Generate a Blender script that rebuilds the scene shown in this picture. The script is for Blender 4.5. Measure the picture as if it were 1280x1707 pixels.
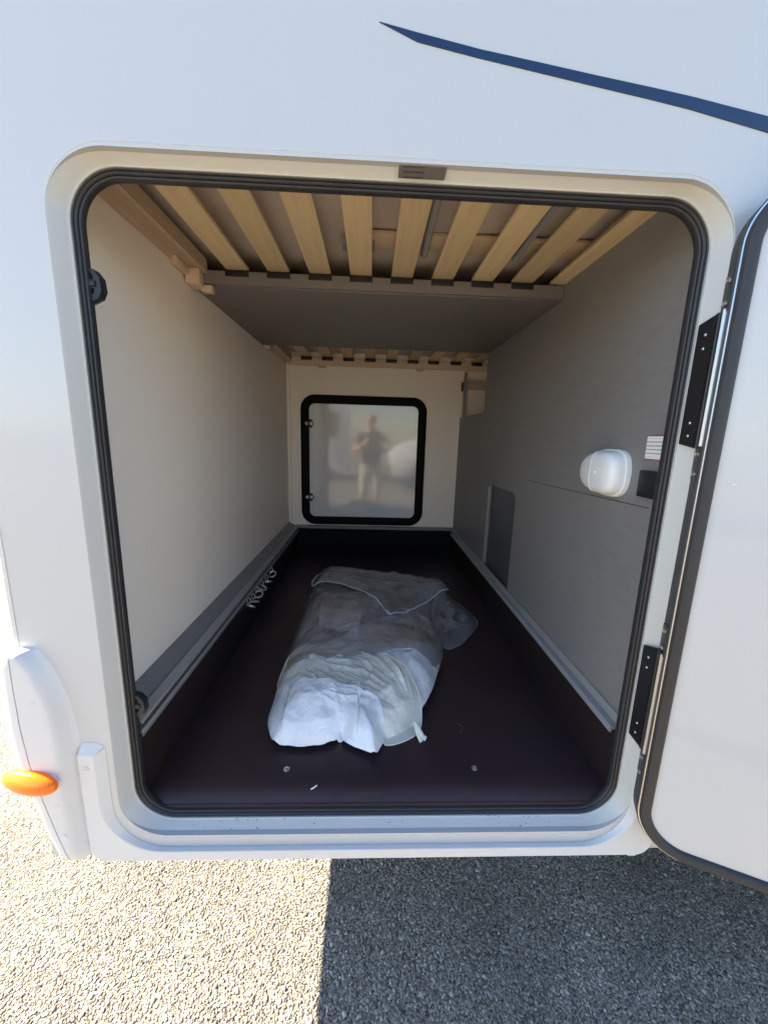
import bpy, bmesh, math, random
import numpy as np
from mathutils import Vector, Matrix, noise
from mathutils.geometry import tessellate_polygon
R = math.radians
random.seed(7); rng = np.random.default_rng(11)
for o in list(bpy.data.objects): bpy.data.objects.remove(o)
S = bpy.context.scene
COL = S.collection

# ------------------------------------------------------------------ camera
cam_d = bpy.data.cameras.new('camera'); cam = bpy.data.objects.new('camera', cam_d); COL.objects.link(cam)
cam_d.sensor_fit = 'HORIZONTAL'; cam_d.sensor_width = 36.0
cam_d.lens = 36.0 * 639.55 / 1280.0
cam_d.clip_start = 0.02; cam_d.clip_end = 600
yaw, pit, rol = R(2.236), R(11.034), R(1.667)
fwd = Vector((math.sin(yaw)*math.cos(pit), math.cos(yaw)*math.cos(pit), -math.sin(pit)))
rgt = Vector((math.cos(yaw), -math.sin(yaw), 0)); upv = rgt.cross(fwd)
r2 = rgt*math.cos(rol) + upv*math.sin(rol); u2 = -rgt*math.sin(rol) + upv*math.cos(rol)
cam.matrix_world = Matrix(((r2.x, u2.x, -fwd.x, 0.0), (r2.y, u2.y, -fwd.y, -0.75), (r2.z, u2.z, -fwd.z, 1.42), (0, 0, 0, 1)))
S.camera = cam
S.render.resolution_x = 767; S.render.resolution_y = 1024

# ------------------------------------------------------------------ sky, sun, exposure
SUN_FROM = Vector((-1.30, 0.28, 1.0)).normalized()      # towards the sun: behind the rear bumper, beyond this side wall
W = bpy.data.worlds.new('World'); S.world = W; W.use_nodes = True
nt = W.node_tree; nt.nodes.clear()
sky = nt.nodes.new('ShaderNodeTexSky'); sky.sky_type = 'NISHITA'; sky.sun_disc = False
sky.sun_elevation = math.asin(SUN_FROM.z); sky.sun_rotation = math.atan2(SUN_FROM.x, SUN_FROM.y)
sky.air_density = 1.2; sky.dust_density = 0.3; sky.ozone_density = 4.0
bg = nt.nodes.new('ShaderNodeBackground'); bg.inputs['Strength'].default_value = 0.062
wo = nt.nodes.new('ShaderNodeOutputWorld')
nt.links.new(sky.outputs[0], bg.inputs[0]); nt.links.new(bg.outputs[0], wo.inputs[0])
sl = bpy.data.lights.new('sun', 'SUN'); sl.energy = 5.0; sl.angle = R(0.53); sl.color = (1.0, 0.875, 0.67)
so = bpy.data.objects.new('sun', sl); COL.objects.link(so)
so.rotation_euler = (-SUN_FROM).to_track_quat('-Z', 'Y').to_euler()
so.location = (-6, 3, 6)
S.view_settings.view_transform = 'Standard'; S.view_settings.look = 'None'
S.view_settings.exposure = 2.85; S.view_settings.gamma = 1.0
S.view_settings.use_curve_mapping = False
S.render.engine = 'CYCLES'
S.cycles.max_bounces = 10; S.cycles.diffuse_bounces = 6; S.cycles.transparent_max_bounces = 12

# ------------------------------------------------------------------ materials
def mat(name, col, rough=0.5, metal=0.0, spec=0.5, coat=0.0, var=0.0, vscale=4.0, bump=0.0, bscale=60.0, stretch=(1,1,1), rvar=0.0):
    m = bpy.data.materials.new(name); m.use_nodes = True
    n = m.node_tree; b = n.nodes['Principled BSDF']
    b.inputs['Base Color'].default_value = (*col, 1); b.inputs['Roughness'].default_value = rough
    b.inputs['Metallic'].default_value = metal; b.inputs['Specular IOR Level'].default_value = spec
    b.inputs['Coat Weight'].default_value = coat; b.inputs['Coat Roughness'].default_value = 0.05
    if var or bump or rvar:
        tc = n.nodes.new('ShaderNodeTexCoord'); mp = n.nodes.new('ShaderNodeMapping')
        mp.inputs['Scale'].default_value = stretch
        n.links.new(tc.outputs['Object'], mp.inputs[0])
    if var:
        t = n.nodes.new('ShaderNodeTexNoise'); t.inputs['Scale'].default_value = vscale; t.inputs['Detail'].default_value = 6
        n.links.new(mp.outputs[0], t.inputs[0])
        mx = n.nodes.new('ShaderNodeMix'); mx.data_type = 'RGBA'
        mx.inputs[6].default_value = tuple(max(0, c*(1-var)) for c in col)+(1,)
        mx.inputs[7].default_value = tuple(min(1, c*(1+var)) for c in col)+(1,)
        n.links.new(t.outputs[0], mx.inputs[0]); n.links.new(mx.outputs[2], b.inputs['Base Color'])
    if rvar:
        t3 = n.nodes.new('ShaderNodeTexNoise'); t3.inputs['Scale'].default_value = vscale*1.7; t3.inputs['Detail'].default_value = 5
        n.links.new(mp.outputs[0], t3.inputs[0])
        mr = n.nodes.new('ShaderNodeMapRange'); mr.inputs[3].default_value = max(0.02, rough-rvar); mr.inputs[4].default_value = min(1, rough+rvar)
        n.links.new(t3.outputs[0], mr.inputs[0]); n.links.new(mr.outputs[0], b.inputs['Roughness'])
    if bump:
        t2 = n.nodes.new('ShaderNodeTexNoise'); t2.inputs['Scale'].default_value = bscale; t2.inputs['Detail'].default_value = 4
        n.links.new(mp.outputs[0], t2.inputs[0])
        bp = n.nodes.new('ShaderNodeBump'); bp.inputs['Strength'].default_value = bump; bp.inputs['Distance'].default_value = 0.004
        n.links.new(t2.outputs[0], bp.inputs['Height']); n.links.new(bp.outputs[0], b.inputs['Normal'])
    return m
M = {}
M['gelcoat'] = mat('white_gelcoat', (.485,.49,.485), .34, coat=.6)
M['frame'] = mat('frame_enamel', (.52,.52,.49), .38, var=.02, vscale=8, rvar=.05)
M['plastic'] = mat('white_moulding', (.60,.597,.59), .42, var=.02, vscale=6, bump=.05, bscale=400)
M['rubber'] = mat('black_rubber', (.022,.022,.025), .48, spec=.5, var=.25, vscale=14, bump=.06, bscale=120)
M['blackplastic'] = mat('black_plastic', (.012,.012,.014), .42, var=.2, vscale=20)
M['blackmetal'] = mat('black_painted_steel', (.010,.010,.012), .38, var=.15, vscale=30)
M['darkedge'] = mat('grey_edge_profile', (.035,.034,.038), .5, var=.2, vscale=10)
M['alu'] = mat('brushed_aluminium', (.62,.62,.63), .32, metal=1.0, var=.06, vscale=30, stretch=(8,.6,8))
M['alumatt'] = mat('matt_aluminium', (.36,.36,.36), .5, metal=.35, var=.08, vscale=20, stretch=(5,.6,5))
M['screw'] = mat('zinc_screw', (.72,.71,.68), .28, metal=1.0)
M['creamwall'] = mat('cream_wall_laminate', (.86,.785,.69), .5, var=.03, vscale=2.5, bump=.05, bscale=260)
M['endwall'] = mat('end_wall_laminate', (.85,.775,.675), .45, var=.02, vscale=3)
M['ledge'] = mat('grey_ledge', (.21,.205,.20), .5, var=.08, vscale=12)
M['floor'] = mat('dark_brown_ply', (.040,.023,.026), .38, spec=.4, var=.35, vscale=3.0, bump=.10, bscale=500, rvar=.08)
M['trayend'] = mat('black_tray_edge', (.006,.0055,.006), .7, spec=.12)
M['trayside'] = mat('tray_side_ply', (.020,.0125,.0125), .55, spec=.25, var=.2, vscale=4)
M['fabric'] = mat('mattress_fabric', (.56,.49,.43), .85, var=.22, vscale=7, bump=.5, bscale=9)
M['beech'] = mat('birch_slat', (.66,.50,.285), .42, var=.24, vscale=9, stretch=(6,.35,6), bump=.05, bscale=40)
def vary(m, lo, hi):
    n=m.node_tree; b=n.nodes['Principled BSDF']; l=b.inputs['Base Color'].links[0]; src=l.from_socket
    oi=n.nodes.new('ShaderNodeObjectInfo'); mr=n.nodes.new('ShaderNodeMapRange'); mr.inputs[3].default_value=lo; mr.inputs[4].default_value=hi
    n.links.new(oi.outputs['Random'], mr.inputs[0]); mx=n.nodes.new('ShaderNodeMix'); mx.data_type='RGBA'; mx.blend_type='MULTIPLY'; mx.inputs[0].default_value=1
    n.links.new(src, mx.inputs[6]); n.links.new(mr.outputs[0], mx.inputs[7]); n.links.new(mx.outputs[2], b.inputs['Base Color'])
vary(M['beech'], .86, 1.1)
M['pine'] = mat('pale_pine', (.62,.47,.32), .5, var=.10, vscale=10, stretch=(.5,5,5))
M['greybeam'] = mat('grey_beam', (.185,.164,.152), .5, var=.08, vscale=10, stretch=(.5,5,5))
M['rib'] = mat('ridged_frame_wood', (.50,.37,.25), .5, var=.10, vscale=10, stretch=(5,.5,5))
M['navy'] = mat('navy_vinyl', (.005,.020,.066), .3, coat=.15, var=.1, vscale=3)
M['doorpanel'] = mat('door_panel', (.50,.50,.495), .30, coat=.55)
M['lamp'] = mat('lamp_housing', (.80,.80,.78), .3, coat=.2)
M['lens'] = mat('lamp_lens', (.72,.72,.73), .16, coat=.3)
M['hatch'] = mat('hatch_grey', (.075,.078,.085), .42, var=.1, vscale=6)
M['bumper'] = mat('bumper_plastic', (.60,.60,.595), .36, coat=.15, var=.02, vscale=5)
M['gap'] = mat('dark_gap', (.03,.03,.03), .8)
M['dirt'] = mat('dirt_specks', (.05,.035,.025), .9)
M['paper'] = mat('paper', (.78,.80,.84), .6, var=.02, vscale=20)
M['chrome'] = mat('zinc_ring', (.62,.62,.63), .3, metal=.6)

def laminate(name, base, dark, scale=(2.0, 1.0, 60.0)):
    m = bpy.data.materials.new(name); m.use_nodes = True; n = m.node_tree; b = n.nodes['Principled BSDF']
    tc = n.nodes.new('ShaderNodeTexCoord'); mp = n.nodes.new('ShaderNodeMapping'); mp.inputs['Scale'].default_value = scale
    mp.inputs['Rotation'].default_value = (R(7), 0, 0)
    t = n.nodes.new('ShaderNodeTexNoise'); t.inputs['Scale'].default_value = 3.2; t.inputs['Detail'].default_value = 8; t.inputs['Roughness'].default_value = .65
    t2 = n.nodes.new('ShaderNodeTexNoise'); t2.inputs['Scale'].default_value = 1.4; t2.inputs['Detail'].default_value = 3
    n.links.new(tc.outputs['Object'], mp.inputs[0]); n.links.new(mp.outputs[0], t.inputs[0]); n.links.new(tc.outputs['Object'], t2.inputs[0])
    mx = n.nodes.new('ShaderNodeMix'); mx.data_type = 'RGBA'; mx.inputs[6].default_value = (*dark, 1); mx.inputs[7].default_value = (*base, 1)
    cr = n.nodes.new('ShaderNodeMapRange'); cr.inputs[1].default_value = .3; cr.inputs[2].default_value = .7
    n.links.new(t.outputs[0], cr.inputs[0]); n.links.new(cr.outputs[0], mx.inputs[0])
    mx2 = n.nodes.new('ShaderNodeMix'); mx2.data_type = 'RGBA'; mx2.blend_type = 'MULTIPLY'; mx2.inputs[0].default_value = .25
    n.links.new(mx.outputs[2], mx2.inputs[6]); n.links.new(t2.outputs[0], mx2.inputs[7])
    n.links.new(mx2.outputs[2], b.inputs['Base Color']); b.inputs['Roughness'].default_value = .48; b.inputs['Specular IOR Level'].default_value = .4
    bp = n.nodes.new('ShaderNodeBump'); bp.inputs['Strength'].default_value = .08; bp.inputs['Distance'].default_value = .002
    n.links.new(t.outputs[0], bp.inputs['Height']); n.links.new(bp.outputs[0], b.inputs['Normal'])
    return m
M['greylam'] = laminate('grey_wood_laminate', (.252,.240,.232), (.222,.211,.205), (1.5,5.0,16.0))
M['greypanel'] = laminate('grey_ceiling_laminate', (.188,.170,.162), (.174,.157,.149), (9.0, 3.0, 2.0))

def film(name, col, opacity, rough=.25, transl=.25):
    m = bpy.data.materials.new(name); m.use_nodes = True; n = m.node_tree; n.nodes.clear()
    out = n.nodes.new('ShaderNodeOutputMaterial')
    tr = n.nodes.new('ShaderNodeBsdfTransparent'); tr.inputs[0].default_value = (.96,.97,1,1)
    df = n.nodes.new('ShaderNodeBsdfDiffuse'); df.inputs[0].default_value = (*col, 1)
    tl = n.nodes.new('ShaderNodeBsdfTranslucent'); tl.inputs[0].default_value = (*col, 1)
    gl = n.nodes.new('ShaderNodeBsdfGlossy'); gl.inputs['Roughness'].default_value = rough; gl.inputs[0].default_value = (1,1,1,1)
    m1 = n.nodes.new('ShaderNodeMixShader'); m1.inputs[0].default_value = transl
    n.links.new(df.outputs[0], m1.inputs[1]); n.links.new(tl.outputs[0], m1.inputs[2])
    tc = n.nodes.new('ShaderNodeTexCoord')
    ns = n.nodes.new('ShaderNodeTexNoise'); ns.inputs['Scale'].default_value = 7; ns.inputs['Detail'].default_value = 7; ns.inputs['Distortion'].default_value = 1.2
    n.links.new(tc.outputs['Object'], ns.inputs[0])
    mr = n.nodes.new('ShaderNodeMapRange'); mr.inputs[1].default_value = .3; mr.inputs[2].default_value = .75
    mr.inputs[3].default_value = max(0, opacity-.13); mr.inputs[4].default_value = min(1, opacity+.13)
    n.links.new(ns.outputs[0], mr.inputs[0])
    m2 = n.nodes.new('ShaderNodeMixShader'); n.links.new(mr.outputs[0], m2.inputs[0])
    n.links.new(tr.outputs[0], m2.inputs[1]); n.links.new(m1.outputs[0], m2.inputs[2])
    fr = n.nodes.new('ShaderNodeFresnel'); fr.inputs[0].default_value = 1.65
    m3 = n.nodes.new('ShaderNodeMixShader'); n.links.new(fr.outputs[0], m3.inputs[0])
    n.links.new(m2.outputs[0], m3.inputs[1]); n.links.new(gl.outputs[0], m3.inputs[2])
    bp = n.nodes.new('ShaderNodeBump'); bp.inputs['Strength'].default_value = .22; bp.inputs['Distance'].default_value = .006
    b2 = n.nodes.new('ShaderNodeTexNoise'); b2.inputs['Scale'].default_value = 28; b2.inputs['Detail'].default_value = 5; b2.inputs['Distortion'].default_value = 2.0
    n.links.new(tc.outputs['Object'], b2.inputs[0]); n.links.new(b2.outputs[0], bp.inputs['Height'])
    vo = n.nodes.new('ShaderNodeTexVoronoi'); vo.feature = 'DISTANCE_TO_EDGE'; vo.inputs['Scale'].default_value = 24
    wn = n.nodes.new('ShaderNodeTexNoise'); wn.inputs['Scale'].default_value = 9; wn.inputs['Detail'].default_value = 3
    n.links.new(tc.outputs['Object'], wn.inputs[0])
    ad = n.nodes.new('ShaderNodeMix'); ad.data_type = 'RGBA'; ad.blend_type = 'LINEAR_LIGHT'; ad.inputs[0].default_value = .10
    n.links.new(tc.outputs['Object'], ad.inputs[6]); n.links.new(wn.outputs[1], ad.inputs[7]); n.links.new(ad.outputs[2], vo.inputs[0])
    b3 = n.nodes.new('ShaderNodeBump'); b3.inputs['Strength'].default_value = .22; b3.inputs['Distance'].default_value = .012
    n.links.new(vo.outputs['Distance'], b3.inputs['Height']); n.links.new(b3.outputs[0], bp.inputs['Normal'])
    for k in (df, gl, fr): n.links.new(bp.outputs[0], k.inputs['Normal'])
    n.links.new(m3.outputs[0], out.inputs[0])
    return m
M['clear'] = film('clear_bubble_film', (.95,.96,.99), .20, .06, .10)
M['haze'] = film('hazy_bubble_film', (.95,.96,.99), .62, .12, .05)
M['milky'] = film('milky_film', (.95,.955,.97), .92, .10, .08)
M['cream'] = film('cream_bag_film', (.93,.90,.77), .90, .16, .12)

def orange():
    m = bpy.data.materials.new('orange_lens'); m.use_nodes = True; n = m.node_tree; b = n.nodes['Principled BSDF']; out = n.nodes['Material Output']
    b.inputs['Base Color'].default_value = (1.0,.26,.008,1); b.inputs['Roughness'].default_value = .10; b.inputs['Coat Weight'].default_value = .6
    tl = n.nodes.new('ShaderNodeBsdfTranslucent'); tl.inputs[0].default_value = (1.0,.32,.012,1)
    mx = n.nodes.new('ShaderNodeMixShader'); mx.inputs[0].default_value = .4
    tc = n.nodes.new('ShaderNodeTexCoord'); w = n.nodes.new('ShaderNodeTexWave'); w.inputs['Scale'].default_value = 60; w.bands_direction = 'X'
    n.links.new(tc.outputs['Object'], w.inputs[0])
    bp = n.nodes.new('ShaderNodeBump'); bp.inputs['Strength'].default_value = .18; bp.inputs['Distance'].default_value = .002
    n.links.new(w.outputs[1], bp.inputs['Height']); n.links.new(bp.outputs[0], b.inputs['Normal'])
    n.links.new(b.outputs[0], mx.inputs[1]); n.links.new(tl.outputs[0], mx.inputs[2]); n.links.new(mx.outputs[0], out.inputs[0])
    return m
M['orange'] = orange()

def ground_mat(attr):
    m = bpy.data.materials.new('pebble' if attr else 'gravel_ground'); m.use_nodes = True; n = m.node_tree; b = n.nodes['Principled BSDF']
    b.inputs['Roughness'].default_value = .75; b.inputs['Specular IOR Level'].default_value = .35
    tc = n.nodes.new('ShaderNodeTexCoord')
    if attr:
        a = n.nodes.new('ShaderNodeAttribute'); a.attribute_name = 'tint'
        ns = n.nodes.new('ShaderNodeTexNoise'); ns.inputs['Scale'].default_value = 180; ns.inputs['Detail'].default_value = 3
        n.links.new(tc.outputs['Object'], ns.inputs[0])
        mx = n.nodes.new('ShaderNodeMix'); mx.data_type = 'RGBA'; mx.blend_type = 'OVERLAY'; mx.inputs[0].default_value = .35
        n.links.new(a.outputs[0], mx.inputs[6]); n.links.new(ns.outputs[0], mx.inputs[7]); n.links.new(mx.outputs[2], b.inputs['Base Color'])
    else:
        v = n.nodes.new('ShaderNodeTexVoronoi'); v.inputs['Scale'].default_value = 110; v.inputs['Randomness'].default_value = 1
        n.links.new(tc.outputs['Object'], v.inputs[0])
        cr = n.nodes.new('ShaderNodeValToRGB'); e = cr.color_ramp.elements
        e[0].position = 0; e[0].color = (.09,.075,.06,1); e[1].position = 1; e[1].color = (.30,.265,.215,1)
        k = cr.color_ramp.elements.new(.5); k.color = (.20,.17,.13,1)
        sp = n.nodes.new('ShaderNodeSeparateColor'); n.links.new(v.outputs['Color'], sp.inputs[0]); n.links.new(sp.outputs[0], cr.inputs[0])
        n.links.new(cr.outputs[0], b.inputs['Base Color'])
        bp = n.nodes.new('ShaderNodeBump'); bp.inputs['Strength'].default_value = .9; bp.inputs['Distance'].default_value = .008; bp.invert = True
        n.links.new(v.outputs['Distance'], bp.inputs['Height']); n.links.new(bp.outputs[0], b.inputs['Normal'])
    return m
M['ground'] = ground_mat(False); M['pebble'] = ground_mat(True)

def printed(name, paper, ink, lines, axis, z0, z1, x0, x1, border=None, fill=.62):
    """flat print: rows of small illegible words on a label (object space)"""
    m = bpy.data.materials.new(name); m.use_nodes = True; n = m.node_tree; b = n.nodes['Principled BSDF']
    b.inputs['Roughness'].default_value = .35
    tc = n.nodes.new('ShaderNodeTexCoord'); sx = n.nodes.new('ShaderNodeSeparateXYZ'); n.links.new(tc.outputs['Object'], sx.inputs[0])
    def mth(op, a, c):
        k = n.nodes.new('ShaderNodeMath'); k.operation = op
        for i, v in enumerate((a, c)):
            if isinstance(v, (int, float)): k.inputs[i].default_value = v
            else: n.links.new(v, k.inputs[i])
        return k.outputs[0]
    U, V = (sx.outputs[0], sx.outputs[1]) if axis == 3 else (sx.outputs[axis], sx.outputs[2])
    v = mth('MULTIPLY', mth('SUBTRACT', V, z0), lines/(z1-z0)); fv = mth('FRACT', v, 0)
    row = mth('LESS_THAN', mth('ABSOLUTE', mth('SUBTRACT', fv, .5), 0), .2)
    ns = n.nodes.new('ShaderNodeTexNoise'); ns.inputs['Scale'].default_value = 900; n.links.new(tc.outputs['Object'], ns.inputs[0])
    word = mth('GREATER_THAN', ns.outputs[0], .46)
    inx = mth('MULTIPLY', mth('GREATER_THAN', U, x0+.08*(x1-x0)), mth('LESS_THAN', U, x0+fill*(x1-x0)))
    mk = mth('MULTIPLY', mth('MULTIPLY', row, word), inx)
    mk = mth('MULTIPLY', mk, mth('MULTIPLY', mth('GREATER_THAN', V, z0+.1*(z1-z0)), mth('LESS_THAN', V, z1-.1*(z1-z0))))
    mx = n.nodes.new('ShaderNodeMix'); mx.data_type = 'RGBA'; mx.inputs[6].default_value = (*paper, 1); mx.inputs[7].default_value = (*ink, 1)
    n.links.new(mk, mx.inputs[0]); n.links.new(mx.outputs[2], b.inputs['Base Color'])
    return m

# ------------------------------------------------------------------ mesh helpers
def link(o, parent=None):
    COL.objects.link(o)
    if parent is not None: o.parent = parent
    return o
def mesh(name, V, F, m, parent=None, smooth=False, bevel=0.0, seg=2, sharp=40):
    me = bpy.data.meshes.new(name); me.from_pydata([tuple(v) for v in V], [], [tuple(f) for f in F]); me.validate(); 
    bm = bmesh.new(); bm.from_mesh(me); bmesh.ops.recalc_face_normals(bm, faces=bm.faces)
    if bevel:
        ed = [e for e in bm.edges if len(e.link_faces) == 2 and e.calc_face_angle(0) > R(30)]
        bmesh.ops.bevel(bm, geom=ed, offset=bevel, segments=seg, affect='EDGES', profile=.5)
    bm.to_mesh(me); bm.free()
    if smooth or bevel:
        me.polygons.foreach_set('use_smooth', [True]*len(me.polygons))
        me.set_sharp_from_angle(angle=R(sharp))
    o = bpy.data.objects.new(name, me)
    if m is not None: me.materials.append(M[m] if isinstance(m, str) else m)
    return link(o, parent)
def empty(name, loc=(0,0,0)):
    o = bpy.data.objects.new(name, None); o.location = loc; o.empty_display_size = .1; return link(o)
def tag(o, label=None, cat=None, group=None, kind=None):
    for k, v in (('label', label), ('category', cat), ('group', group), ('kind', kind)):
        if v: o[k] = v
    return o
def box(name, lo, hi, m, parent=None, bevel=.002, rot=None, seg=2):
    (a,b,c),(d,e,f) = lo, hi
    V = [Vector(p) for p in ((a,b,c),(d,b,c),(d,e,c),(a,e,c),(a,b,f),(d,b,f),(d,e,f),(a,e,f))]
    if rot:
        ct = Vector(((a+d)/2,(b+e)/2,(c+f)/2)); V = [ct + rot @ (v-ct) for v in V]
    return mesh(name, V, [(0,3,2,1),(4,5,6,7),(0,1,5,4),(1,2,6,5),(2,3,7,6),(3,0,4,7)], m, parent, bevel=bevel, seg=seg)
def arc(cx, cz, r, a0, a1, n):
    return [(cx+r*math.cos(R(a0+(a1-a0)*i/n)), cz+r*math.sin(R(a0+(a1-a0)*i/n))) for i in range(n+1)]
def rrect(x0, x1, z0, z1, r, n=12):
    if r <= 1e-6: return [(x1,z1),(x0,z1),(x0,z0),(x1,z0)]
    return arc(x1-r,z1-r,r,0,90,n)+arc(x0+r,z1-r,r,90,180,n)+arc(x0+r,z0+r,r,180,270,n)+arc(x1-r,z0+r,r,270,360,n)
def ring(name, rect, r, prof, m, parent=None, closed=True, n=12, fr=None, sharp=35):
    """sweep a profile [(outward offset, depth)] round a rounded rectangle; fr maps (x, depth, z) to space"""
    x0,x1,z0,z1 = rect; V=[]; k=len(prof)
    loops = [rrect(x0-o,x1+o,z0-o,z1+o,max(r+o,.004),n) for o,_ in prof]
    N = len(loops[0])
    for j in range(k):
        for (x,z) in loops[j]:
            p = (x, prof[j][1], z); V.append(fr(*p) if fr else p)
    F=[]
    for j in range(k if closed else k-1):
        j2=(j+1)%k
        for i in range(N):
            i2=(i+1)%N; F.append((j*N+i, j*N+i2, j2*N+i2, j2*N+i))
    return mesh(name, V, F, m, parent, smooth=True, sharp=sharp)
def plate(name, outer, holes, fr, t0, t1, m, parent=None, bevel=0.0):
    """flat plate with holes: 2D loops mapped by fr(u, v, t)"""
    loops=[outer]+holes; pts=[p for l in loops for p in l]
    tris = tessellate_polygon([[Vector((a,b,0)) for a,b in l] for l in loops]); n=len(pts)
    V=[fr(a,b,t0) for a,b in pts]+[fr(a,b,t1) for a,b in pts]
    F=[tuple(t) for t in tris]+[tuple(i+n for i in reversed(t)) for t in tris]
    s=0
    for l in loops:
        L=len(l)
        for i in range(L):
            j=(i+1)%L; F.append((s+i, s+j, n+s+j, n+s+i))
        s+=L
    return mesh(name, V, F, m, parent, smooth=True, sharp=30, bevel=bevel)
XZ = lambda u,v,t: (u,t,v)
YZ = lambda u,v,t: (t,u,v)
XY = lambda u,v,t: (u,v,t)
def tube(name, pts, r, m, parent=None, n=8, closed=False):
    pts=[Vector(p) for p in pts]; V=[];F=[];K=len(pts)
    for i,p in enumerate(pts):
        a=pts[(i-1)%K] if (closed or i>0) else p; b=pts[(i+1)%K] if (closed or i<K-1) else p
        d=(b-a).normalized(); s=d.orthogonal().normalized() if i==0 else (s-d*s.dot(d)).normalized(); t=d.cross(s)
        for k in range(n): V.append(p+(s*math.cos(2*math.pi*k/n)+t*math.sin(2*math.pi*k/n))*r)
    for i in range(K if closed else K-1):
        j=(i+1)%K
        for k in range(n): F.append((i*n+k,i*n+(k+1)%n,j*n+(k+1)%n,j*n+k))
    if not closed: F += [tuple(range(n)), tuple(range((K-1)*n,K*n))]
    return mesh(name, V, F, m, parent, smooth=True)
def disc(name, c, axis, r, h, m, parent=None, n=16, dome=.4):
    """low screw head: rim and domed cap with a cross slot hint"""
    a=Vector(axis).normalized(); s=a.orthogonal().normalized(); t=a.cross(s); c=Vector(c); V=[];F=[]
    rows=[(r,0),(r,h*.4),(r*.75,h*.85),(r*.35,h),(r*.28,h*.55)]
    for rr,hh in rows:
        for k in range(n): V.append(c+(s*math.cos(2*math.pi*k/n)+t*math.sin(2*math.pi*k/n))*rr+a*hh)
    for j in range(len(rows)-1):
        for k in range(n): F.append((j*n+k,j*n+(k+1)%n,(j+1)*n+(k+1)%n,(j+1)*n+k))
    F.append(tuple(range((len(rows)-1)*n,len(rows)*n)))
    return mesh(name, V, F, m, parent, smooth=True)
def interp(tab, z):
    tab=sorted(tab)
    for (a,u),(b,v) in zip(tab,tab[1:]):
        if z<=b: return u+(v-u)*max(0,(z-a)/(b-a))
    return tab[-1][1]

# ================================================================== GROUND
gr = mesh('ground', [(-120,-120,-.0005),(120,-120,-.0005),(120,120,-.0005),(-120,120,-.0005)], [(0,1,2,3)], 'ground'); tag(gr, kind='structure')
def pebbles():
    ico_v=[]; ph=(1+5**.5)/2
    for a in (-1,1):
        for b in (-ph,ph): ico_v += [(0,a,b),(a,b,0),(b,0,a)]
    ico_v=np.array(ico_v); ico_v/=np.linalg.norm(ico_v[0])
    bm=bmesh.new(); [bm.verts.new(v) for v in ico_v]; bmesh.ops.convex_hull(bm, input=bm.verts); bm.verts.index_update()
    bm.verts.ensure_lookup_table(); iv=np.array([v.co[:] for v in bm.verts]); fc=np.array([[v.index for v in f.verts] for f in bm.faces]); bm.free()
    cell=.0046; xs=np.arange(-1.36,1.40,cell); ys=np.arange(-.13,.47,cell)
    X,Y=np.meshgrid(xs,ys); X=X.ravel(); Y=Y.ravel()
    keep=(rng.random(len(X))<.97); X=X[keep]; Y=Y[keep]; n=len(X)
    X=X+rng.normal(0,.0018,n); Y=Y+rng.normal(0,.0018,n)
    rad=rng.uniform(.0017,.0038,n)*np.where(rng.random(n)<.05,1.6,1)*np.where(rng.random(n)<.012,1.7,1)
    sc=np.stack([rad*rng.uniform(.8,1.5,n),rad*rng.uniform(.75,1.1,n),rad*rng.uniform(.18,.34,n)],1)
    rz=rng.uniform(0,6.283,n); tilt=rng.normal(0,.12,n)
    P=iv[None]*sc[:,None]*(1+rng.uniform(-.18,.18,(n,12,1)))
    c,s=np.cos(tilt)[:,None],np.sin(tilt)[:,None]; y=P[...,1]*c-P[...,2]*s; z=P[...,1]*s+P[...,2]*c
    c,s=np.cos(rz)[:,None],np.sin(rz)[:,None]; x2=P[...,0]*c-y*s; y2=P[...,0]*s+y*c
    Vv=np.stack([x2+X[:,None],y2+Y[:,None],z+(sc[:,2]*.25+rng.uniform(-.001,.0015,n))[:,None]],2).reshape(-1,3)
    Fv=(fc[None]+(np.arange(n)*12)[:,None,None]).reshape(-1,3)
    me=bpy.data.meshes.new('gravel'); me.vertices.add(len(Vv)); me.vertices.foreach_set('co',Vv.ravel())
    me.loops.add(Fv.size); me.loops.foreach_set('vertex_index',Fv.ravel().astype(np.int32))
    me.polygons.add(len(Fv)); me.polygons.foreach_set('loop_start',np.arange(0,Fv.size,3,dtype=np.int32))
    me.update(); me.validate()
    pal=np.array([(.37,.33,.28),(.47,.425,.365),(.30,.26,.21),(.56,.52,.47),(.14,.125,.115),(.42,.36,.28),(.66,.63,.59)])
    w=np.array([.24,.24,.16,.1,.12,.1,.05]); w/=w.sum()
    colr=pal[rng.choice(len(pal),n,p=w)]*rng.uniform(.50,.74,(n,1))
    pt=np.array([noise.noise(Vector((a_*3.1,b_*3.1,.4)))+.5*noise.noise(Vector((a_*9,b_*9,2.2))) for a_,b_ in zip(X,Y)]); colr*=(1+.22*pt)[:,None]
    a=me.color_attributes.new('tint','FLOAT_COLOR','POINT')
    rgba=np.ones((n,12,4)); rgba[...,:3]=colr[:,None]; a.data.foreach_set('color',rgba.ravel())
    me.polygons.foreach_set('use_smooth',np.ones(len(Fv),dtype=bool))
    me.materials.append(M['pebble'])
    o=bpy.data.objects.new('gravel',me); link(o); tag(o,'tan and grey gravel chippings bedded under the motorhome','gravel',kind='stuff')
pebbles()

# ================================================================== MOTORHOME
MH = empty('motorhome', (0,0,0))
tag(MH, 'white motorhome with open rear garage, slatted bed bases and dark floor inside', 'motorhome')
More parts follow.
